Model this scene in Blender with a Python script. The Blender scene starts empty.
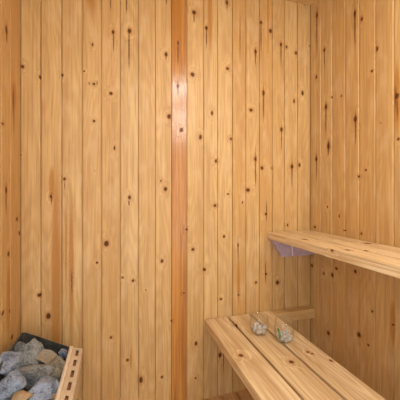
import bpy, bmesh, math, random
from mathutils import Vector, noise

C = bpy.context.scene.collection
S = bpy.context.scene

# ---------------------------------------------------------------- camera
cam_data = bpy.data.cameras.new('camera')
cam = bpy.data.objects.new('camera', cam_data)
C.objects.link(cam)
cam.location = (0, 0, 0)
cam.rotation_euler = (math.pi / 2, 0, -math.atan(86 / 285))
cam_data.sensor_width = 36
cam_data.lens = 36 * 285 / 400
cam_data.shift_y = -8 / 400
cam_data.clip_start = 0.02
S.camera = cam

# ---------------------------------------------------------------- world, lights, exposure
world = bpy.data.worlds.new('world')
S.world = world
world.use_nodes = True
bg = world.node_tree.nodes['Background']
bg.inputs[0].default_value = (1.0, 0.98, 0.94, 1)
bg.inputs[1].default_value = 2.25


ADDED_PANEL_POWER = 25
ADDED_LAMP_POWER = 18
ADDED_LIGHT_COLOR = (1.0, 0.95, 0.84)

S.view_settings.view_transform = 'Standard'
S.view_settings.look = 'None'
S.view_settings.gamma = 1
S.view_settings.use_curve_mapping = False
S.view_settings.exposure = -0.26

# ---------------------------------------------------------------- measured marks in the wood (metres: across, along, half sizes)
KNOTS_BACK = [(-0.4054, 0.5808, 0.0077, 0.0093), (-0.3331, 0.5406, 0.005, 0.0103), (-0.2366, 0.5615, 0.0053, 0.0086), (-0.1406, 0.5924, 0.005, 0.0049),
    (-0.1016, 0.728, 0.0037, 0.0084), (-0.0946, 0.5338, 0.007, 0.0074), (-0.2864, -0.0214, 0.0056, 0.0095), (-0.2278, 0.0625, 0.007, 0.0082),
    (-0.0946, 0.3509, 0.0065, 0.0069), (-0.4119, 0.171, 0.0032, 0.0055), (-0.3352, -0.484, 0.0101, 0.0103), (-0.0807, -0.3495, 0.0061, 0.0064),
    (-0.2971, -0.5875, 0.0111, 0.0161), (-0.0048, 0.8054, 0.0077, 0.0111), (0.0759, 0.8236, 0.0105, 0.0138), (0.2642, 0.7296, 0.0091, 0.0117),
    (0.4184, 0.9806, 0.0125, 0.0142), (0.4099, 0.6409, 0.013, 0.0125), (-0.0144, 0.4949, 0.0096, 0.01), (0.3292, 0.8005, 0.0055, 0.0161),
    (0.3292, 0.5695, 0.0088, 0.0118), (0.0024, 0.2218, 0.0053, 0.0121), (0.2803, 0.4019, 0.0108, 0.0138), (0.3484, 0.3343, 0.01, 0.0135),
    (0.2615, 0.0159, 0.0096, 0.0127), (0.2376, 0.0581, 0.0042, 0.0069), (0.0759, -0.0281, 0.008, 0.0113), (0.4555, 0.3025, 0.0092, 0.0154),
    (-0.0359, -0.2576, 0.0133, 0.0165), (0.0413, -0.4344, 0.0054, 0.0056), (0.0934, -0.4543, 0.007, 0.0072), (0.2429, -0.3647, 0.009, 0.0111),
    (0.4127, -0.3138, 0.0096, 0.0087), (0.3762, -0.2033, 0.0078, 0.0076), (0.3623, -0.546, 0.0061, 0.0059), (0.1593, -0.5096, 0.0036, 0.0036),
    (-0.0144, -0.731, 0.0072, 0.007), (0.066, -0.8577, 0.0079, 0.0082), (0.1338, -0.9728, 0.0102, 0.0186), (0.2429, -0.9777, 0.0074, 0.0074),
    (0.4298, -0.8294, 0.0097, 0.0115), (0.2938, -0.6884, 0.0049, 0.0069), (0.4269, -1.018, 0.0057, 0.0055), (0.4902, 0.9078, 0.0093, 0.0122),
    (0.6153, 0.6993, 0.0104, 0.0096), (0.6122, 1.072, 0.0091, 0.0125), (0.7912, 0.8206, 0.0091, 0.0152), (0.8271, 0.9962, 0.0085, 0.0112),
    (0.8901, 0.9565, 0.0114, 0.0137), (0.9614, 0.887, 0.0089, 0.0132), (0.9994, 0.8775, 0.0063, 0.0097), (1.066, 0.8506, 0.01, 0.0116),
    (0.8436, 0.5835, 0.0093, 0.0177), (1.052, 0.5556, 0.0064, 0.0153), (0.5224, 0.4399, 0.0077, 0.0134), (0.7622, 0.4765, 0.0116, 0.011),
    (0.6367, 0.3013, 0.008, 0.0091), (0.5461, 0.1734, 0.0083, 0.0117), (0.7912, 0.1927, 0.0091, 0.0134), (0.8337, 0.1412, 0.0099, 0.0124),
    (0.9002, 0.1428, 0.0054, 0.0054), (0.9648, 0.376, 0.0103, 0.0156), (1.038, 0.1553, 0.0113, 0.0158), (1.091, 0.1659, 0.0086, 0.0135),
    (0.743, 0.0116, 0.014, 0.0116), (0.6183, -0.0113, 0.0067, 0.0062), (0.5402, -0.0754, 0.0095, 0.0089), (0.7082, -0.0604, 0.0044, 0.0075),
    (0.8601, -0.13, 0.0093, 0.0083), (0.594, -0.251, 0.0079, 0.0085), (0.68, -0.3036, 0.005, 0.0115), (0.4786, -0.4281, 0.0093, 0.0094),
    (0.8601, -0.4847, 0.0086, 0.0077), (0.7945, -0.5289, 0.0078, 0.007), (0.6831, -0.5903, 0.0056, 0.0052), (0.576, -0.6016, 0.0078, 0.0073),
    (1.006, -0.1999, 0.0056, 0.0091), (1.113, 0.6105, 0.0094, 0.0167), (1.162, 0.9077, 0.0051, 0.0075), (0.9374, -0.542, 0.013, 0.015),
    (0.57, -0.9155, 0.0102, 0.0146), (1.131, 1.16, 0.0073, 0.0062)]
RESIN_BACK = [(-0.0024, 0.7605, 0.0042, 0.0655), (0.0734, 0.7261, 0.005, 0.1125), (0.2642, 0.7243, 0.0047, 0.0292), (0.4184, 0.956, 0.005, 0.0382),
    (0.4902, 0.8525, 0.0051, 0.0664), (0.6122, 1.075, 0.0046, 0.0453), (0.7912, 0.7885, 0.0049, 0.0526), (0.8271, 0.9286, 0.0049, 0.094),
    (0.8436, 0.5245, 0.0058, 0.112), (0.9648, 0.3369, 0.0043, 0.0963), (1.038, 0.1096, 0.0053, 0.0975), (0.7912, 0.1343, 0.0041, 0.111),
    (0.68, -0.3265, 0.0055, 0.0745), (-0.2843, -0.0333, 0.0027, 0.0333), (-0.1956, -0.4356, 0.0039, 0.0678), (0.061, 0.9615, 0.0037, 0.0587),
    (-0.0168, 0.9591, 0.003, 0.0452), (-0.227, 0.0337, 0.0022, 0.024), (0.3292, 0.7468, 0.0041, 0.0698), (0.3292, 0.5587, 0.0055, 0.0537),
    (0.3678, 0.5412, 0.0035, 0.0433), (0.8634, -0.1124, 0.005, 0.0651), (0.8568, -0.4785, 0.0041, 0.065), (-0.1177, 0.535, 0.0029, 0.0111),
    (-0.0797, 0.5404, 0.0029, 0.0149), (0.9614, 0.8419, 0.0043, 0.0722), (-0.0923, 0.1038, 0.0023, 0.0049), (0.2669, 1.022, 0.004, 0.0292),
    (0.0734, -0.0562, 0.0037, 0.0153), (0.6925, 0.9013, 0.0031, 0.1435), (0.591, -0.8964, 0.0045, 0.1184)]
AMBER_BACK = [(-0.2649, -0.4794, 0.0227, 0.6082), (-0.1978, -0.3605, 0.0122, 0.3798), (-0.2821, 0.0333, 0.014, 0.0903), (0.3182, 1.029, 0.0342, 0.3217),
    (-0.1085, 1.094, 0.0289, 0.2464), (0.0834, -0.853, 0.0056, 0.0692), (0.6831, -0.5187, 0.0094, 0.1576), (-0.2212, -0.2672, 0.005, 0.2528),
    (0.5107, 1.011, 0.0147, 0.2778), (0.8734, 1.137, 0.0067, 0.3554)]
KNOTS_RIGHT = [(1.029, 0.6636, 0.0084, 0.0125), (1.056, 0.5724, 0.0071, 0.0076), (0.9313, 0.414, 0.0108, 0.0138), (1.442, 0.6931, 0.0079, 0.0121),
    (1.314, 0.5319, 0.0061, 0.0067), (1.244, 0.515, 0.0049, 0.0075), (1.437, 1.064, 0.0097, 0.018), (1.373, 0.8234, 0.0098, 0.0116),
    (1.155, 0.9015, 0.0081, 0.0203), (1.113, 0.8514, 0.0076, 0.0108), (1.361, 0.4894, 0.0113, 0.0184), (1.152, 0.3689, 0.0112, 0.0177),
    (1.341, 0.2617, 0.011, 0.0228), (1.442, 0.1989, 0.0106, 0.0163), (0.9245, 0.2274, 0.0067, 0.0064), (1.008, 0.3154, 0.0036, 0.0032),
    (1.089, 0.1066, 0.0068, 0.0058), (1.13, 0.0772, 0.0078, 0.006), (1.349, -0.0858, 0.0056, 0.0074), (1.259, -0.1299, 0.005, 0.0081),
    (1.22, -0.2034, 0.0122, 0.0037), (1.115, -0.2047, 0.0059, 0.0064), (1.455, -0.2125, 0.0107, 0.0073), (1.378, -0.4737, 0.0074, 0.0093),
    (1.28, -0.4196, 0.011, 0.0082), (1.31, -0.4636, 0.0098, 0.014), (1.152, -0.4018, 0.0087, 0.0111), (1.482, -0.4531, 0.0111, 0.0111),
    (1.053, -0.5642, 0.006, 0.0061), (1.341, -0.8023, 0.0126, 0.0131), (1.13, -0.7124, 0.0121, 0.0139), (1.075, -0.7338, 0.0061, 0.0053),
    (0.9497, -0.5818, 0.006, 0.0044)]
RESIN_RIGHT = [(1.437, 0.98, 0.0066, 0.1263), (1.373, 0.777, 0.0051, 0.0696), (1.155, 0.8356, 0.0055, 0.1165), (1.361, 0.426, 0.005, 0.1036),
    (1.151, 0.3232, 0.0054, 0.0909), (1.341, 0.2532, 0.0069, 0.0427), (1.442, 0.1627, 0.0055, 0.0904), (0.9359, 0.4133, 0.0051, 0.0498),
    (0.929, 0.3616, 0.0028, 0.0517)]
AMBER_RIGHT = [(0.9313, 0.3968, 0.017, 0.1725), (0.9497, -0.5709, 0.0145, 0.0984)]
KNOTS_LEFT = [(1.32, 0.6505, 0.0135, 0.0181), (1.282, 0.2644, 0.0126, 0.0047), (1.449, -0.1202, 0.0152, 0.0098), (1.484, -0.1873, 0.0131, 0.01),
    (1.343, -0.2537, 0.0128, 0.0115), (1.282, -0.4705, 0.0126, 0.0086), (1.355, -0.492, 0.0083, 0.0083), (1.385, -0.6136, 0.015, 0.0102),
    (1.317, 0.008, 0.0123, 0.016)]
RESIN_LEFT = [(1.323, 0.6322, 0.0085, 0.0443), (1.403, 0.3866, 0.0112, 0.0601), (1.41, 0.3108, 0.0065, 0.0647), (1.317, -0.026, 0.0084, 0.0661)]
AMBER_LEFT = [(1.343, -0.4317, 0.0233, 0.1739), (1.41, 0.4187, 0.0324, 0.0647)]
KNOTS_BENCH = [(0.522, 1.121, 0.0107, 0.0116), (0.7017, 1.018, 0.0111, 0.0113), (0.6143, 1.389, 0.0101, 0.0135), (0.8149, 1.06, 0.008, 0.0066),
    (0.824, 1.045, 0.0058, 0.0058), (0.5792, 1.524, 0.0055, 0.0086), (0.9124, 1.21, 0.0124, 0.02), (0.9134, 0.9408, 0.0117, 0.0128),
    (1.117, 1.033, 0.0176, 0.0138), (0.9774, 0.9111, 0.0078, 0.0092), (0.8638, 0.9771, 0.006, 0.0084)]
SEAMS_BACK = [-0.4135, -0.3288, -0.2388, -0.1474, -0.0596, 0.0306, 0.1201, 0.2075, 0.2932, 0.3779, 0.4734, 0.5550, 0.6447, 0.7290, 0.8160, 0.9016, 0.9842, 1.0770, 1.1676]
SEAMS_RIGHT = [-0.5494, -0.4614, -0.3734, -0.2854, -0.1974, -0.1094, -0.0214, 0.0666, 0.1546, 0.2426, 0.3306, 0.4186, 0.5066, 0.5946, 0.6826, 0.7706, 0.8586, 0.9460, 1.0369, 1.1292, 1.2183, 1.3126, 1.4044, 1.5000]
SEAMS_LEFT = [0.4590, 0.5490, 0.6390, 0.7290, 0.8190, 0.9090, 0.9990, 1.0890, 1.1790, 1.2690, 1.3663, 1.5000]
STONES = [
    (-0.3185, 1.2895, -0.6494, 0.0401, 0.0521, 'grey'),
    (-0.3619, 1.2939, -0.6208, 0.0279, 0.0259, 'grey'),
    (-0.3623, 1.1773, -0.6206, 0.0448, 0.0448, 'blue'),
    (-0.3300, 1.0678, -0.6374, 0.0390, 0.0390, 'blue'),
    (-0.2765, 1.1717, -0.6653, 0.0512, 0.0402, 'grey'),
    (-0.2636, 1.2849, -0.6661, 0.0364, 0.0283, 'tan'),
    (-0.2161, 1.2439, -0.6969, 0.0396, 0.0475, 'olive'),
    (-0.2314, 1.0977, -0.6889, 0.0449, 0.0449, 'blue'),
    (-0.2892, 1.0439, -0.6587, 0.0289, 0.0257, 'sand'),
    (-0.2120, 1.3564, -0.6990, 0.0217, 0.0195, 'blue'),
    (-0.1905, 1.0788, -0.7102, 0.0206, 0.0206, 'sand'),
]
STONE_ROT = [(0.2, 0.4, -0.3), (0, 0.3, 0.5), (0.1, 0.4, -0.5), (0.3, 0.3, 0.2), (0.1, 0.3, 0.2), (0, 0.3, 0.1), (0.2, 0.5, -0.3), (0.2, 0.4, 0.3), (0.1, 0.3, 0.2), (0, 0.2, 0), (0, 0.3, 0.5), (0.2, 0.3, 0)]


# ---------------------------------------------------------------- node helpers
class NT:
    def __init__(self, mat):
        mat.use_nodes = True
        self.t = mat.node_tree
        self.n = self.t.nodes
        self.b = self.n['Principled BSDF']

    def link(self, a, b):
        self.t.links.new(a, b)

    def put(self, sock, v):
        if hasattr(v, 'is_output'):
            self.link(v, sock)
        elif v is not None:
            sock.default_value = v

    def math(self, op, a, b=None, c=None, clamp=False):
        m = self.n.new('ShaderNodeMath')
        m.operation = op
        m.use_clamp = clamp
        for i, v in enumerate((a, b, c)):
            self.put(m.inputs[i], v)
        return m.outputs[0]

    def vec(self, op, a, b=None, c=None):
        m = self.n.new('ShaderNodeVectorMath')
        m.operation = op
        for i, v in enumerate((a, b, c)):
            self.put(m.inputs[i], v)
        return m.outputs['Value'] if op in ('LENGTH', 'DOT_PRODUCT', 'DISTANCE') else m.outputs[0]

    def noise(self, v, scale, detail=2, rough=0.5, color=False):
        m = self.n.new('ShaderNodeTexNoise')
        self.put(m.inputs['Vector'], v)
        m.inputs['Scale'].default_value = scale
        m.inputs['Detail'].default_value = detail
        m.inputs['Roughness'].default_value = rough
        return m.outputs['Color'] if color else m.outputs[0]

    def ramp(self, v, a, b, lo=0.0, hi=1.0, smooth=True):
        m = self.n.new('ShaderNodeMapRange')
        m.interpolation_type = 'SMOOTHSTEP' if smooth else 'LINEAR'
        self.put(m.inputs['Value'], v)
        for k, x in (('From Min', a), ('From Max', b), ('To Min', lo), ('To Max', hi)):
            m.inputs[k].default_value = x
        return m.outputs['Result']

    def mix(self, f, a, b, mode='MIX'):
        m = self.n.new('ShaderNodeMix')
        m.data_type = 'RGBA'
        m.blend_type = mode
        self.put(m.inputs[0], f)
        self.put(m.inputs[6], a if hasattr(a, 'is_output') else (*a, 1))
        self.put(m.inputs[7], b if hasattr(b, 'is_output') else (*b, 1))
        return m.outputs[2]

    def combine(self, x, y, z):
        m = self.n.new('ShaderNodeCombineXYZ')
        for i, v in enumerate((x, y, z)):
            self.put(m.inputs[i], v)
        return m.outputs[0]


def pine(name, knots=(), resin=(), amber=(), pale=(0.68, 0.482, 0.222), honey=(0.60, 0.36, 0.128), rough=0.50, spec=0.4):
    """Knotty pine: mesh UVs are metres across / along the board, face attribute 'board' = seed, tint, gloss, stain."""
    mat = bpy.data.materials.new(name)
    t = NT(mat)
    uvn = t.n.new('ShaderNodeUVMap')
    uv = uvn.outputs[0]
    at = t.n.new('ShaderNodeAttribute')
    at.attribute_name = 'board'
    sp = t.n.new('ShaderNodeSeparateXYZ')
    t.link(at.outputs['Vector'], sp.inputs[0])
    seed, tint, gloss = sp.outputs
    wob = t.noise(uv, 80, 2, 0.6, True)
    p = t.vec('MULTIPLY_ADD', wob, (0.007, 0.007, 0), t.vec('SUBTRACT', uv, (0.0035, 0.0035, 0)))

    def field(items, start):
        d = start
        for (a, b, ra, rb) in items:
            q = t.vec('MULTIPLY_ADD', p, (1 / ra, 1 / rb, 0), (-a / ra, -b / rb, 0))
            d = t.math('MINIMUM', d, t.vec('LENGTH', q))
        return d
    kd = field(knots, 30.0) if knots else None
    rd = field(resin, 30.0) if resin else None
    ad = field(amber, 30.0) if amber else None
    # grain
    s3 = t.combine(t.math('MULTIPLY', seed, 37.7), t.math('MULTIPLY', seed, 91.3), t.math('MULTIPLY', seed, 17.0))
    if kd is not None:
        bulge = t.ramp(kd, 0.6, 5.0, 0.22, 0.0)
    else:
        bulge = 0.0
    base = t.vec('ADD', t.vec('ADD', uv, s3), t.combine(0.0, 0.0, bulge))
    fine = t.noise(t.vec('MULTIPLY', base, (150, 3.2, 9)), 1.0, 3, 0.6)
    broad = t.noise(t.vec('MULTIPLY', base, (26, 0.75, 5)), 1.0, 2, 0.5)
    figure = t.noise(t.vec('MULTIPLY', base, (9, 1.1, 1.6)), 1.0, 1, 0.4)
    rings = t.math('SINE', t.math('MULTIPLY', figure, 95.0))
    rings = t.ramp(rings, -1.0, 1.0, 0.0, 1.0, False)
    mottle = t.noise(t.vec('MULTIPLY', base, (22, 7, 1)), 1.0, 2, 0.5)
    col = t.mix(tint, pale, honey)
    col = t.mix(t.ramp(broad, 0.38, 0.72, 0.0, 0.55), col, (0.47, 0.27, 0.105))
    col = t.mix(t.math('MULTIPLY', rings, 0.34), col, (0.45, 0.25, 0.095))
    col = t.mix(t.ramp(fine, 0.40, 0.70, 0.0, 0.6), col, (0.42, 0.235, 0.095))
    col = t.mix(t.ramp(mottle, 0.45, 0.8, 0.0, 0.35), col, (0.73, 0.55, 0.34))
    col = t.mix(t.ramp(gloss, 0.5, 1.0, 0.0, 0.8), col, t.mix(t.ramp(t.math('MULTIPLY_ADD', fine, 0.5, t.math('MULTIPLY', broad, 0.5)), 0.36, 0.62), (0.55, 0.25, 0.055), (0.34, 0.115, 0.02)))
    if ad is not None:
        soft = t.math('ADD', ad, t.math('MULTIPLY', t.math('SUBTRACT', fine, 0.5), 1.0))
        col = t.mix(t.ramp(soft, 0.55, 1.2, 0.8, 0.0), col, (0.42, 0.18, 0.032))
    if kd is not None:
        col = t.mix(t.ramp(kd, 0.9, 2.2, 0.5, 0.0), col, (0.46, 0.215, 0.065))
    if rd is not None:
        rdn = t.math('ADD', rd, t.math('MULTIPLY', t.math('SUBTRACT', mottle, 0.5), 0.9))
        col = t.mix(t.ramp(rdn, 0.45, 1.3, 0.9, 0.0), col, (0.17, 0.058, 0.015))
    if kd is not None:
        core = t.mix(t.ramp(kd, 0.4, 1.0), (0.085, 0.034, 0.013), (0.17, 0.058, 0.018))
        col = t.mix(t.ramp(kd, 0.65, 1.15, 0.95, 0.0), col, core)
    t.link(col, t.b.inputs['Base Color'])
    r = t.math('MULTIPLY_ADD', gloss, -0.31, rough)
    r = t.math('MULTIPLY_ADD', t.math('SUBTRACT', fine, 0.5), 0.25, r)
    t.link(r, t.b.inputs['Roughness'])
    if kd is not None:
        t.link(t.math('MULTIPLY', t.ramp(kd, 0.8, 1.3, 0.2, 1.0), t.math('MULTIPLY_ADD', t.ramp(gloss, 0.5, 1.0), 0.1, spec)), t.b.inputs['Specular IOR Level'])
    else:
        t.b.inputs['Specular IOR Level'].default_value = spec
    bp = t.n.new('ShaderNodeBump')
    t.link(t.math('MULTIPLY_ADD', gloss, 0.3, 0.2), bp.inputs['Strength'])
    bp.inputs['Distance'].default_value = 0.0015
    t.link(t.math('ADD', fine, t.math('MULTIPLY', broad, 1.5)), bp.inputs['Height'])
    t.link(bp.outputs[0], t.b.inputs['Normal'])
    return mat


def plain(name, color, rough=0.5, metal=0.0, var=0.0, scale=30, bump=0.0, dark=None):
    mat = bpy.data.materials.new(name)
    t = NT(mat)
    tc = t.n.new('ShaderNodeTexCoord')
    n = t.noise(tc.outputs['Object'], scale, 4, 0.6)
    dk = dark or tuple(v * (1 - var) for v in color)
    t.link(t.mix(t.ramp(n, 0.35, 0.65), dk, color), t.b.inputs['Base Color'])
    t.b.inputs['Roughness'].default_value = rough
    t.b.inputs['Metallic'].default_value = metal
    if bump:
        bp = t.n.new('ShaderNodeBump')
        bp.inputs['Strength'].default_value = bump
        bp.inputs['Distance'].default_value = 0.002
        t.link(n, bp.inputs['Height'])
        t.link(bp.outputs[0], t.b.inputs['Normal'])
    return mat


def rock(name, light, dark, patch):
    mat = bpy.data.materials.new(name)
    t = NT(mat)
    tc = t.n.new('ShaderNodeTexCoord')
    oi = t.n.new('ShaderNodeObjectInfo')
    v = t.vec('ADD', tc.outputs['Object'], t.combine(t.math('MULTIPLY', oi.outputs['Random'], 9.0), 0.0, 0.0))
    big = t.noise(v, 26, 3, 0.6)
    grit = t.noise(v, 190, 3, 0.7)
    speck = t.noise(v, 420, 2, 0.6)
    col = t.mix(t.ramp(t.math('MULTIPLY_ADD', big, 0.6, t.math('MULTIPLY', grit, 0.5)), 0.38, 0.68), dark, light)
    col = t.mix(t.ramp(big, 0.5, 0.68, 0.0, 0.6), col, patch)
    col = t.mix(t.ramp(speck, 0.55, 0.75, 0.0, 0.35), col, (0.55, 0.57, 0.58))
    col = t.mix(t.ramp(speck, 0.42, 0.28, 0.0, 0.4), col, (0.05, 0.05, 0.055))
    t.link(col, t.b.inputs['Base Color'])
    t.b.inputs['Roughness'].default_value = 0.8
    bp = t.n.new('ShaderNodeBump')
    bp.inputs['Strength'].default_value = 1.0
    bp.inputs['Distance'].default_value = 0.004
    t.link(t.math('ADD', grit, t.math('MULTIPLY', big, 2.0)), bp.inputs['Height'])
    t.link(bp.outputs[0], t.b.inputs['Normal'])
    return mat


def glass(name, color=(1, 1, 1), rough=0.0, ior=1.45):
    mat = bpy.data.materials.new(name)
    t = NT(mat)
    t.b.inputs['Base Color'].default_value = (*color, 1)
    t.b.inputs['Transmission Weight'].default_value = 1
    t.b.inputs['Roughness'].default_value = rough
    t.b.inputs['IOR'].default_value = ior
    return mat


def thin_glass(name):
    mat = bpy.data.materials.new(name)
    t = NT(mat)
    tr = t.n.new('ShaderNodeBsdfTransparent')
    tr.inputs[0].default_value = (0.985, 0.99, 0.985, 1)
    gl = t.n.new('ShaderNodeBsdfGlossy')
    gl.inputs['Roughness'].default_value = 0.03
    lw = t.n.new('ShaderNodeLayerWeight')
    lw.inputs[0].default_value = 0.5
    ms = t.n.new('ShaderNodeMixShader')
    t.link(t.math('MULTIPLY_ADD', t.math('POWER', lw.outputs['Facing'], 3.0), 0.6, 0.05), ms.inputs[0])
    t.link(tr.outputs[0], ms.inputs[1])
    t.link(gl.outputs[0], ms.inputs[2])
    t.link(ms.outputs[0], t.n['Material Output'].inputs[0])
    return mat


# ---------------------------------------------------------------- object helpers
def obj(name, me, mat=None, parent=None):
    o = bpy.data.objects.new(name, me)
    C.objects.link(o)
    if mat is not None:
        me.materials.append(mat)
    if parent is not None:
        o.parent = parent
        o.matrix_parent_inverse.identity()
    return o


def tag(o, label=None, cat=None, group=None, kind=None):
    for k, v in (('label', label), ('category', cat), ('group', group), ('kind', kind)):
        if v:
            o[k] = v
    return o


def thing(name, label, cat, loc=(0, 0, 0), group=None):
    o = bpy.data.objects.new(name, None)
    C.objects.link(o)
    o.location = loc
    o.empty_display_size = 0.05
    return tag(o, label, cat, group)


def raw_mesh(name, verts, faces, uvs=None, boards=None, smooth=False):
    me = bpy.data.meshes.new(name)
    me.from_pydata([tuple(v) for v in verts], [], faces)
    if uvs is not None:
        l = me.uv_layers.new(name='UVMap')
        for poly in me.polygons:
            for li in poly.loop_indices:
                l.data[li].uv = uvs[me.loops[li].vertex_index]
    if boards is not None:
        a = me.attributes.new('board', 'FLOAT_VECTOR', 'FACE')
        for i, b in enumerate(boards):
            a.data[i].vector = b
    if smooth:
        for poly in me.polygons:
            poly.use_smooth = True
    me.validate()
    return me


def bm_mesh(name, bm, smooth=False):
    me = bpy.data.meshes.new(name)
    bmesh.ops.recalc_face_normals(bm, faces=bm.faces)
    bm.to_mesh(me)
    bm.free()
    if smooth:
        for poly in me.polygons:
            poly.use_smooth = True
    return me


def plank_wall(name, seams, v0, v1, place, mat, seed, special=None, thick=0.05, bevel=0.0034, groove=0.0075, flip=False):
    """One continuous slab whose room side carries V-jointed boards; place(u, v, d) gives the world point, d = depth into the room."""
    rng = random.Random(seed)
    prof, tags = [], []
    for i in range(len(seams) - 1):
        a, b = seams[i], seams[i + 1]
        t = (rng.random(), min(1, max(0, rng.gauss(0.45, 0.3))), rng.random() * 0.35)
        if special and i in special:
            t = special[i]
        prof += [(a, -groove), (a + bevel * 0.35, -groove), (a + bevel, 0.0), (b - bevel, 0.0), (b - bevel * 0.35, -groove)]
        tags += [t] * 5
    prof.append((seams[-1], -groove))
    prof = [(seams[0] - 0.045, -groove)] + prof + [(seams[-1] + 0.045, -groove)]
    tags = [tags[0]] + tags + [tags[-1]]
    n = len(prof)
    V, UV, F, B = [], [], [], []
    for (u, d) in prof:
        for v in (v0, v1):
            V.append(place(u, v, d)); UV.append((u, v))
    for i in range(n - 1):
        F.append((2 * i, 2 * i + 2, 2 * i + 3, 2 * i + 1)); B.append(tags[i])
    k = len(V)
    for u in (seams[0] - 0.045, seams[-1] + 0.045):
        for v in (v0, v1):
            V.append(place(u, v, -thick)); UV.append((u, v))
    bk = (0.3, 0.4, 0)
    F.append((k, k + 1, k + 3, k + 2)); B.append(bk)
    F.append((0, 1, k + 1, k)); B.append(bk)
    F.append((2 * n - 2, k + 2, k + 3, 2 * n - 1)); B.append(bk)
    F.append(tuple(2 * i for i in range(n - 1, -1, -1)) + (k, k + 2)); B.append(bk)
    F.append(tuple(2 * i + 1 for i in range(n)) + (k + 3, k + 1)); B.append(bk)
    if flip:
        F = [tuple(reversed(f)) for f in F]
    return tag(obj(name, raw_mesh(name, V, F, UV, B), mat), kind='structure')


def timber(name, lo, hi, mat, parent, board, axis=1, bevel=0.004, shear=None):
    """A planed board from corner lo to corner hi, grain along axis."""
    bm = bmesh.new()
    bmesh.ops.create_cube(bm, size=1)
    for v in bm.verts:
        v.co = Vector([(lo[i] + hi[i]) / 2 + v.co[i] * (hi[i] - lo[i]) for i in range(3)])
        if shear:
            shear(v.co)
    bmesh.ops.bevel(bm, geom=list(bm.edges), offset=bevel, segments=2, profile=0.6, affect='EDGES')
    bmesh.ops.recalc_face_normals(bm, faces=bm.faces)
    uvl = bm.loops.layers.uv.new('UVMap')
    oth = [i for i in range(3) if i != axis]
    for f in bm.faces:
        for l in f.loops:
            c = l.vert.co
            if axis == 1:
                l[uvl].uv = (c.x + (c.z - hi[2]), c.y)
            else:
                l[uvl].uv = (c[oth[0]] + c[oth[1]], c[axis])
    me = bm_mesh(name, bm)
    a = me.attributes.new('board', 'FLOAT_VECTOR', 'FACE')
    for i in range(len(me.polygons)):
        a.data[i].vector = board
    return obj(name, me, mat, parent)


def lathe(name, prof, n=40, smooth=True):
    """Closed profile of (radius, z); points at radius 0 become poles."""
    bm = bmesh.new()
    rings = []
    for r, z in prof:
        if r < 1e-6:
            rings.append([bm.verts.new((0, 0, z))])
        else:
            rings.append([bm.verts.new((r * math.cos(2 * math.pi * i / n), r * math.sin(2 * math.pi * i / n), z)) for i in range(n)])
    for a, b in zip(rings, rings[1:]):
        for i in range(n):
            j = (i + 1) % n
            if len(a) == 1 and len(b) == 1:
                continue
            if len(a) == 1:
                bm.faces.new((a[0], b[i], b[j]))
            elif len(b) == 1:
                bm.faces.new((a[i], a[j], b[0]))
            else:
                bm.faces.new((a[i], a[j], b[j], b[i]))
    return bm_mesh(name, bm, smooth)


# ---------------------------------------------------------------- materials
M_back = pine('pine_back', KNOTS_BACK, RESIN_BACK, AMBER_BACK)
M_right = pine('pine_right', KNOTS_RIGHT, RESIN_RIGHT, AMBER_RIGHT)
M_left = pine('pine_left', KNOTS_LEFT, RESIN_LEFT, AMBER_LEFT)
M_bench = pine('pine_bench', KNOTS_BENCH, (), (), pale=(0.82, 0.67, 0.43), honey=(0.76, 0.57, 0.33), rough=0.5, spec=0.4)
M_rail = pine('pine_rail', [(1.085, -0.73, 0.008, 0.007), (1.10, -0.728, 0.006, 0.004)], (), (), rough=0.5)
M_plain = pine('pine_plain', (), (), ())
M_floor = pine('pine_floor', [(0.60, 1.33, 0.012, 0.012), (0.52, 1.37, 0.01, 0.01)], (), (), pale=(0.68, 0.45, 0.24), honey=(0.58, 0.35, 0.16), rough=0.6, spec=0.3)
M_steel = plain('dark_steel', (0.17, 0.18, 0.18), 0.38, 0.7, 0.5, 22)
M_beige = plain('beige_enamel', (0.66, 0.53, 0.39), 0.45, 0.0, 0.12, 14)
M_inner_shade = plain('inner_shade_brown', (0.34, 0.17, 0.09), 0.6, 0.0, 0.2, 20)  # brown paints in how the beige interior looks lit through the slots
M_lip = plain('pale_lip', (0.80, 0.72, 0.60), 0.35, 0.1, 0.1, 20)
M_lilac = plain('lilac_board', (0.54, 0.42, 0.52), 0.5, 0.0, 0.2, 18)
M_lilac_strip = plain('lilac_strip', (0.85, 0.75, 0.82), 0.4, 0.0, 0.05, 18)
M_grey = rock('rock_grey', (0.37, 0.41, 0.43), (0.08, 0.09, 0.10), (0.23, 0.26, 0.27))
M_blue = rock('rock_blue', (0.36, 0.44, 0.60), (0.075, 0.105, 0.17), (0.27, 0.35, 0.50))
M_olive = rock('rock_olive', (0.36, 0.34, 0.28), (0.085, 0.08, 0.065), (0.22, 0.19, 0.14))
M_tan = rock('rock_tan', (0.40, 0.37, 0.31), (0.15, 0.13, 0.10), (0.30, 0.17, 0.07))
M_sand = rock('rock_sand', (0.55, 0.40, 0.24), (0.33, 0.21, 0.11), (0.48, 0.32, 0.17))
M_glass = thin_glass('clear_glass')
M_ice = glass('ice', (0.97, 0.985, 1.0), 0.10, 1.31)
M_ice.node_tree.nodes['Principled BSDF'].inputs['Transmission Weight'].default_value = 0.72
M_green = plain('green_stick', (0.05, 0.26, 0.07), 0.35, 0.0, 0.25, 60)
M_brass = plain('added_lamp_metal', (0.6, 0.5, 0.35), 0.35, 0.8, 0.1, 20)

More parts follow.
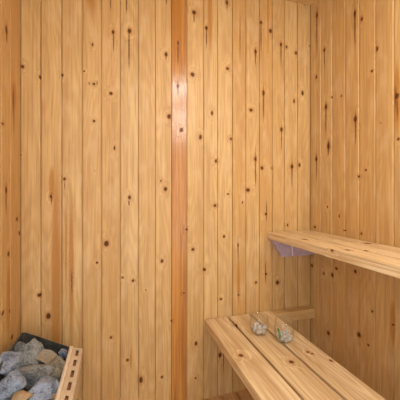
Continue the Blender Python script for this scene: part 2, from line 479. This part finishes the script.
# ---------------------------------------------------------------- the setting
FLOOR, CEIL = -1.1408, 1.158
BACK, RIGHT, LEFT = 1.5, 1.1676, -0.4135
ORANGE = 8
rs = random.Random(4)
special = {ORANGE: (0.61, 0.9, 1.0)}
wall_back = plank_wall('wall_back', SEAMS_BACK, FLOOR - 0.03, CEIL + 0.03, lambda u, v, d: (u, BACK - d, v), M_back, 11, special)
wall_right = plank_wall('wall_right', SEAMS_RIGHT, FLOOR - 0.03, CEIL + 0.03, lambda u, v, d: (RIGHT - d, u, v), M_right, 23, None, bevel=0.005, groove=0.006, flip=True)
wall_left = plank_wall('wall_left', SEAMS_LEFT, FLOOR - 0.03, CEIL + 0.03, lambda u, v, d: (LEFT + d, u, v), M_left, 35)
cx = [LEFT - 0.05 + 0.0868 * i for i in range(20)]
cx[-1] = RIGHT + 0.05
ceiling = plank_wall('ceiling', cx, -0.55, BACK + 0.05, lambda u, v, d: (u, v, CEIL - d), M_plain, 5, None, flip=True)
fx = [LEFT - 0.05 + 0.0868 * i for i in range(20)]
fx[-1] = RIGHT + 0.05
floor = plank_wall('floor', fx, -0.55, BACK + 0.05, lambda u, v, d: (u, v, FLOOR + d), M_floor, 8, None, bevel=0.005, groove=0.012)

# ---------------------------------------------------------------- lower bench
T = 0.04
LB = -0.702
lower = thing('sauna_bench', 'lower pine bench of three wide boards, with two glasses standing on it', 'bench', (0.68, 0.5, FLOOR))


def child(parent, o):
    o.parent = parent
    o.matrix_parent_inverse = parent.matrix_basis.inverted()
    return o


for i, (a, b) in enumerate(((0.4791, 0.6085), (0.6205, 0.7445), (0.7565, 0.8820))):
    child(lower, timber('seat_board', (a, -0.45, LB - T), (b, BACK - 0.004, LB), M_bench, None, (0.17 + 0.29 * i, (0.30, 0.45, 0.4)[i], 0.1)))
for y in (-0.35, 0.5, 1.455):
    child(lower, timber('cross_bearer', (0.56, y, LB - T - 0.06), (0.872, y + 0.04, LB - T), M_plain, None, (0.4 + y * 0.1, 0.4, 0), axis=0))
for x in (0.57, 0.83):
    for y in (-0.35, 0.5):
        child(lower, timber('leg', (x, y - 0.041, FLOOR), (x + 0.04, y - 0.001, LB - T), M_plain, None, (0.2 + x * 0.3, 0.4, 0), axis=2))

# ---------------------------------------------------------------- upper bench
UB = -0.237
upper = thing('sauna_bench', 'upper pine bench high along the right wall, with nothing on it', 'bench', (1.02, 0.5, UB - T))
for i, (a, b) in enumerate(((0.8706, 0.9660), (0.9745, 1.0655), (1.0740, 1.1640))):
    child(upper, timber('seat_board', (a, -0.45, UB - T), (b, BACK - 0.004, UB), M_bench, None, (0.55 + 0.17 * i, (0.35, 0.2, 0.3)[i], 0.1)))
child(upper, timber('wall_cleat', (1.13, -0.4, UB - T - 0.05), (RIGHT - 0.001, 1.40, UB - T), M_plain, None, (0.7, 0.4, 0)))
for y in (-0.3, 0.55):
    child(upper, timber('cross_bearer', (0.93, y, UB - T - 0.045), (1.128, y + 0.04, UB - T), M_plain, None, (0.3, 0.4, 0), axis=0))


def mitre(co):
    if co.x < 0.95 and co.z < UB - T - 0.04:
        co.x += 0.066


br = timber('support_board', (0.880, 1.462, UB - T - 0.105), (RIGHT - 0.002, BACK - 0.002, UB - T), M_lilac, None, (0.5, 0.4, 0), axis=0, bevel=0.002, shear=mitre)
child(upper, br)
br['label'] = 'lilac board with a mitred end under the far end of the bench'
bm = bmesh.new()
bmesh.ops.create_cube(bm, size=1)
for v in bm.verts:
    v.co = Vector((1.008 + v.co.x * 0.006 + (0.008 if v.co.z < 0 else 0), 1.4612 + v.co.y * 0.002, UB - T - 0.052 + v.co.z * 0.102))
st = obj('joint_strip', bm_mesh('joint_strip', bm), M_lilac_strip)
st['label'] = 'pale upright strip'
st.parent = br

# rail that closes the gap between lower bench and right wall
rail = timber('support_rail', (0.8835, 1.452, -0.764), (RIGHT - 0.001, BACK - 0.001, -0.7045), M_rail, None, (0.66, 0.45, 0), axis=0)
tag(rail, 'short pine rail along the back wall, between lower bench and right wall', 'rail')

# ---------------------------------------------------------------- heater
HX0, HX1, HX2 = -0.375, -0.187, -0.138     # wall side rim, front rim, outer edge of the slotted flange
HY0, HY1 = 0.93, 1.381
ZB, ZF, ZO = -0.592, -0.690, -0.704
SL = (ZF - ZB) / (HX1 - HX0)
heater = thing('sauna_heater', 'steel sauna heater full of grey stones, in the lower left corner', 'heater', (-0.26, 1.15, FLOOR))


def rim_z(x):
    return ZB + SL * (x - HX0)


def rounded(x0, x1, y0, y1, r, n=6):
    pts = []
    for cx_, cy_, a0, rr in ((x1 - 0.006, y1 - 0.006, 0, 0.006), (x0 + r, y1 - r, 90, r), (x0 + r, y0 + r, 180, r), (x1 - 0.006, y0 + 0.006, 270, 0.006)):
        for k in range(n + 1):
            a = math.radians(a0 + 90 * k / n)
            pts.append((cx_ + rr * math.cos(a), cy_ + rr * math.sin(a)))
    return pts


def basket():
    bm = bmesh.new()
    out = rounded(HX0, HX1, HY0, HY1, 0.022)
    inn = rounded(HX0 + 0.004, HX1 - 0.003, HY0 + 0.004, HY1 - 0.004, 0.019)
    depth = 0.10
    o_top = [bm.verts.new((x, y, rim_z(x))) for x, y in out]
    i_top = [bm.verts.new((x, y, rim_z(x))) for x, y in inn]
    i_bot = [bm.verts.new((x, y, rim_z(x) - depth)) for x, y in inn]
    o_bot = [bm.verts.new((x, y, rim_z(x) - depth - 0.006)) for x, y in out]
    n = len(out)
    for i in range(n):
        j = (i + 1) % n
        bm.faces.new((o_top[i], o_top[j], i_top[j], i_top[i]))
        bm.faces.new((i_top[i], i_top[j], i_bot[j], i_bot[i]))
        bm.faces.new((o_top[j], o_top[i], o_bot[i], o_bot[j]))
    bm.faces.new(i_bot)
    bm.faces.new(list(reversed(o_bot)))
    return bm_mesh('stone_basket', bm)


child(heater, obj('stone_basket', basket(), M_steel))['label'] = 'dark steel basket with sloping rim'


def prism(name, prof, y0, y1, bevel=0.0):
    bm = bmesh.new()
    a = [bm.verts.new((x, y0, z)) for x, z in prof]
    b = [bm.verts.new((x, y1, z)) for x, z in prof]
    n = len(prof)
    for i in range(n):
        j = (i + 1) % n
        bm.faces.new((a[i], a[j], b[j], b[i]))
    bm.faces.new(list(reversed(a)))
    bm.faces.new(b)
    bmesh.ops.recalc_face_normals(bm, faces=bm.faces)
    if bevel:
        bmesh.ops.bevel(bm, geom=list(bm.edges), offset=bevel, segments=2, profile=0.5, affect='EDGES')
    return bm_mesh(name, bm)


# casing below the basket, tapering towards the wall lower down
zt = rim_z(HX0) - 0.112
casing = prism('casing', [(HX0 + 0.01, zt - 0.004), (HX1 - 0.008, rim_z(HX1) - 0.114), (HX1 - 0.03, -1.02), (HX0 + 0.01, -1.02)], HY0 + 0.008, HY1 - 0.008, 0.004)
child(heater, obj('casing', casing, M_steel))

# beige front: slotted flange on top, tapered panel below
SLOTS = [HY1 - 0.040 - 0.0735 * k for k in range(6)]
SLW, SLL = 0.0120, 0.048


def front_panel():
    bm = bmesh.new()
    xa, xb = HX1 + 0.0130, HX2

    def tz(x):
        return ZF + (ZO - ZF) * (x - HX1) / (HX2 - HX1)
    xm = (xa + xb) / 2 + 0.002
    xs = [xa, xm - SLW / 2, xm + SLW / 2, xb]
    ys = [HY1]
    for s in SLOTS:
        ys += [s + SLL / 2, s - SLL / 2]
    ys.append(HY0)
    th = 0.003

    def build(dz):
        return [[bm.verts.new((x, y, tz(x) - dz)) for x in xs] for y in ys]
    g0, g1 = build(0), build(th)
    hole = lambda r, c: c == 1 and r % 2 == 1
    for r in range(len(ys) - 1):
        for c_ in range(3):
            if not hole(r, c_):
                bm.faces.new((g0[r][c_], g0[r][c_ + 1], g0[r + 1][c_ + 1], g0[r + 1][c_]))
                bm.faces.new((g1[r][c_], g1[r + 1][c_], g1[r + 1][c_ + 1], g1[r][c_ + 1]))
            else:
                q = [(r, c_), (r, c_ + 1), (r + 1, c_ + 1), (r + 1, c_)]
                for (p0, p1) in zip(q, q[1:] + q[:1]):
                    bm.faces.new((g0[p0[0]][p0[1]], g0[p1[0]][p1[1]], g1[p1[0]][p1[1]], g1[p0[0]][p0[1]]))
    R = len(ys) - 1
    for c_ in range(3):
        bm.faces.new((g0[0][c_ + 1], g0[0][c_], g1[0][c_], g1[0][c_ + 1]))
        bm.faces.new((g0[R][c_], g0[R][c_ + 1], g1[R][c_ + 1], g1[R][c_]))
    for r in range(R):
        bm.faces.new((g0[r][0], g0[r + 1][0], g1[r + 1][0], g1[r][0]))
    # outer face with a rounded shoulder, going down and in
    prof = [(xb, tz(xb)), (xb + 0.003, tz(xb) - 0.002), (xb + 0.004, tz(xb) - 0.007), (xb - 0.03, -1.04), (xb - 0.033, -1.04), (xb + 0.001, tz(xb) - 0.008), (xb, tz(xb) - th)]
    rows = [[(g0[r][3] if k == 0 else g1[r][3] if k == len(prof) - 1 else bm.verts.new((x, ys[r], z))) for k, (x, z) in enumerate(prof)] for r in range(len(ys))]
    for r in range(R):
        for k in range(len(prof) - 1):
            bm.faces.new((rows[r][k], rows[r][k + 1], rows[r + 1][k + 1], rows[r + 1][k]))
    # end cheeks
    for y in (HY1, HY0):
        bm.faces.new([bm.verts.new((x, y, z)) for x, z in ((xa, tz(xa) - th), (xb, tz(xb) - th), (xb - 0.03, -1.04), (xa - 0.02, -1.04))])
    return bm_mesh('front_panel', bm)


child(heater, obj('front_panel', front_panel(), M_beige))['label'] = 'beige metal front with a row of slots along its top'
lip = prism('rim_lip', [(HX1 - 0.002, ZF + 0.002), (HX1 + 0.003, ZF + 0.005), (HX1 + 0.0125, ZF + 0.0025), (HX1 + 0.0125, ZF - 0.03), (HX1 + 0.0005, ZF - 0.03)], HY0, HY1)
child(heater, obj('rim_lip', lip, M_lip))['label'] = 'pale folded front rim'
inner = prism('inner_plate', [(HX1 + 0.0135, ZF - 0.012), (HX2 - 0.002, ZO - 0.014), (HX2 - 0.002, ZO - 0.017), (HX1 + 0.0135, ZF - 0.015)], HY0 + 0.004, HY1 - 0.004)
child(heater, obj('inner_plate', inner, M_inner_shade))['label'] = 'plate behind the slots, its shaded look painted brown'
for y in (HY0 + 0.06, HY1 - 0.10):
    bm = bmesh.new()
    bmesh.ops.create_cube(bm, size=1)
    for v in bm.verts:
        v.co = Vector((LEFT + 0.0245 + v.co.x * 0.047, y + v.co.y * 0.03, -0.86 + v.co.z * 0.10))
    child(heater, obj('wall_bracket', bm_mesh('wall_bracket', bm), M_steel))
for x in (HX0 + 0.03, HX1 - 0.06):
    for y in (HY0 + 0.04, HY1 - 0.05):
        child(heater, obj('leg', prism('leg', [(x - 0.012, FLOOR), (x + 0.012, FLOOR), (x + 0.012, -1.018), (x - 0.012, -1.018)], y - 0.012, y + 0.012, 0.002), M_steel))

# ---------------------------------------------------------------- stones
STONE_LABELS = [
    'grey-green stone leaning in the middle of the back row of heater stones',
    'small grey stone in the far left corner of the heater basket',
    'mottled blue-grey stone against the wall side of the heater basket',
    'pale blue-grey stone at the lower left edge of the picture',
    'large pale grey stone in the centre of the heater pile',
    'tan stone with a rusty brown patch behind the large central stone',
    'olive-grey rough stone against the front rim of the heater basket',
    'blue-grey stone below the large central stone at the bottom of the picture',
    'sandy brown stone at the bottom edge between two blue-grey stones',
    'tiny pale blue stone in the far front corner of the heater basket',
    'small sandy stone wedged beside the front rim at the bottom edge',
]
SM = {'grey': M_grey, 'blue': M_blue, 'olive': M_olive, 'tan': M_tan, 'sand': M_sand}


def stone_mesh(i, rx, ry):
    rng = random.Random(100 + i * 7)
    bm = bmesh.new()
    bmesh.ops.create_icosphere(bm, subdivisions=4, radius=1)
    planes = []
    for k in range(15):
        d = Vector((rng.gauss(0, 1), rng.gauss(0, 1), rng.gauss(0, 1))).normalized()
        planes.append((d, rng.uniform(0.52, 0.80)))
    off = Vector((i * 3.1, i * 1.7, 0))
    for v in bm.verts:
        p = v.co.copy()
        for d, h in planes:
            e = p.dot(d) - h
            if e > 0:
                p -= d * e * 0.985
        n = noise.fractal(p * 2.2 + off, 1.0, 2.0, 4)
        p *= 1 + 0.07 * n + 0.045 * noise.noise(p * 9 + off)
        v.co = Vector((p.x * rx * 1.42, p.y * ry * 1.42, p.z * min(rx, ry) * 1.15))
    return bm_mesh('stone', bm, False)


for i, (x, y, z, rx, ry, m) in enumerate(STONES):
    o = obj('heater_stone', stone_mesh(i, rx, ry), SM[m])
    o.location = (x, y, z)
    o.rotation_euler = (STONE_ROT[i][0], STONE_ROT[i][1], STONE_ROT[i][2])
    tag(o, STONE_LABELS[i], 'stone', 'stones in the sauna heater')

# ---------------------------------------------------------------- glasses
def tumbler(h):
    out = [(0, 0), (0.020, 0.0), (0.027, 0.002), (0.037, 0.012), (0.0445, 0.028), (0.0467, 0.045), (0.0457, 0.066), (0.0425, h - 0.003), (0.0420, h)]
    inn = [(0.0412, h), (0.0416, h - 0.003), (0.0448, 0.066), (0.0458, 0.045), (0.0436, 0.0285), (0.0362, 0.0135), (0.026, 0.005), (0, 0.004)]
    return lathe('tumbler', out + inn, 48)


G = [((0.690, 1.268), 0.090), ((0.767, 1.171), 0.100)]
for (g, h), lab in zip(G, ('clear stemless glass of ice, on the bench nearer the back wall', 'clear stemless glass with ice and a green stick, nearer the camera')):
    o = obj('drinking_glass', tumbler(h), M_glass)
    o.location = (g[0], g[1], LB + 0.0002)
    tag(o, lab, 'glass', 'glasses on the lower bench')


def ice_mesh(i):
    rng = random.Random(i)
    bm = bmesh.new()
    bmesh.ops.create_cube(bm, size=0.016)
    for v in bm.verts:
        v.co += Vector((rng.uniform(-1, 1), rng.uniform(-1, 1), rng.uniform(-1, 1))) * 0.0022
    bmesh.ops.bevel(bm, geom=list(bm.edges), offset=0.003, segments=2, profile=0.6, affect='EDGES')
    return bm_mesh('ice_cube', bm)


ices = [ice_mesh(i) for i in range(4)]
ICE_AT = [(-0.012, -0.012, 0.0145), (0.012, -0.010, 0.0145), (-0.001, 0.0125, 0.0145), (0.026, 0.008, 0.021), (-0.024, 0.010, 0.021),
          (0.010, -0.028, 0.0235), (-0.014, -0.026, 0.0255), (0.014, 0.026, 0.0235), (0.004, 0.003, 0.033), (-0.027, -0.007, 0.037), (0.024, -0.012, 0.036), (-0.008, 0.026, 0.034)]
for gi, (g, h) in enumerate(G):
    for k, (x, y, z) in enumerate(ICE_AT):
        o = obj('ice_cube', ices[(k + gi) % 4])
        if not o.data.materials:
            o.data.materials.append(M_ice)
        a = 0.9 * gi
        o.location = (g[0] + x * math.cos(a) - y * math.sin(a), g[1] + x * math.sin(a) + y * math.cos(a), LB + z)
        o.rotation_euler = (0.2 * k, 0.35 * k, 0.7 * k + gi)
        tag(o, ('small clear ice cube in the glass nearer the back wall', 'small clear ice cube in the glass with the green stick')[gi], 'ice cube', ('ice cubes in the far glass', 'ice cubes in the near glass')[gi])

a, b = Vector((0.742, 1.158, LB + 0.012)), Vector((0.7295, 1.163, LB + 0.068))
bm = bmesh.new()
bmesh.ops.create_cone(bm, cap_ends=True, segments=12, radius1=0.0045, radius2=0.0045, depth=(b - a).length)
bmesh.ops.bevel(bm, geom=[e for e in bm.edges if len(e.link_faces) == 2 and any(len(f.verts) > 4 for f in e.link_faces)], offset=0.001, segments=2, affect='EDGES')
o = obj('stirrer', bm_mesh('stirrer', bm), M_green)
o.location = (a + b) / 2
o.rotation_euler = (b - a).to_track_quat('Z', 'Y').to_euler()
tag(o, 'short bright green stick leaning inside the nearer glass', 'stick')

# ---------------------------------------------------------------- added lamp, unseen above the picture, for bench shadow and board shine
HZ = 0.17
LX, LY, LZ = 0.68, 0.08, 0.72
lamp = thing('added_pendant_lamp', 'added frosted lamp, out of view, hung above the benches for light', 'lamp', (LX, LY, CEIL))
child(lamp, obj('added_lamp_canopy', lathe('added_lamp_canopy', [(0, CEIL), (0.05, CEIL), (0.05, CEIL - 0.012), (0.02, CEIL - 0.022), (0.012, CEIL - 0.024), (0.012, LZ + HZ), (0, LZ + HZ)], 32), M_brass))
lamp.children[0].location = (LX, LY, 0)
bulb = bpy.data.materials.new('added_frosted_lamp')
bt = NT(bulb)
bt.b.inputs['Base Color'].default_value = (0.9, 0.85, 0.75, 1)
bt.b.inputs['Emission Color'].default_value = (*ADDED_LIGHT_COLOR, 1)
RB, HB = 0.055, 0.12
bt.b.inputs['Emission Strength'].default_value = ADDED_LAMP_POWER / (math.pi * (4 * math.pi * RB * RB + 4 * math.pi * RB * HB))
shade = obj('added_lamp_shade', lathe('added_lamp_shade', [(RB * math.sin(math.pi * k / 16) if 0 < k < 16 else 0, -RB * math.cos(math.pi * k / 16) + (HB if k >= 8 else -HB)) for k in range(17)], 32), bulb)
child(lamp, shade)
shade.location = (LX, LY, LZ)

# added unseen ceiling panel, put in to brighten benches and walls
PX, PY, PS = 0.68, -0.10, 0.20
panel = thing('added_light_panel', 'added square light panel on the ceiling, out of view', 'light', (PX, PY, CEIL))
bm = bmesh.new()
fr = []
for z0, z1, s0, s1 in ((0, -0.02, PS + 0.02, PS),):
    ring = lambda s_, z_: [bm.verts.new((PX + a_ * s_, PY + b_ * s_, CEIL + z_)) for a_, b_ in ((-1, -1), (1, -1), (1, 1), (-1, 1))]
    R0, R1, R2, R3 = ring(s0, z0), ring(s0, z1), ring(s1, z1), ring(s1, z0)
    for A_, B_ in ((R0, R1), (R1, R2), (R2, R3), (R3, R0)):
        for i in range(4):
            j = (i + 1) % 4
            bm.faces.new((A_[i], A_[j], B_[j], B_[i]))
child(panel, obj('frame', bm_mesh('frame', bm), M_brass))
pm = bpy.data.materials.new('added_panel_glow')
pt = NT(pm)
pt.b.inputs['Emission Color'].default_value = (*ADDED_LIGHT_COLOR, 1)
pt.b.inputs['Emission Strength'].default_value = ADDED_PANEL_POWER / (math.pi * 4 * PS * PS)
bm = bmesh.new()
vs = [bm.verts.new((PX + a_ * PS, PY + b_ * PS, CEIL - z_)) for z_ in (0.012, 0.006) for a_, b_ in ((-1, -1), (1, -1), (1, 1), (-1, 1))]
bm.faces.new(vs[:4]); bm.faces.new(vs[4:])
for i in range(4):
    bm.faces.new((vs[i], vs[(i + 1) % 4], vs[4 + (i + 1) % 4], vs[4 + i]))
child(panel, obj('added_diffuser', bm_mesh('added_diffuser', bm), pm))
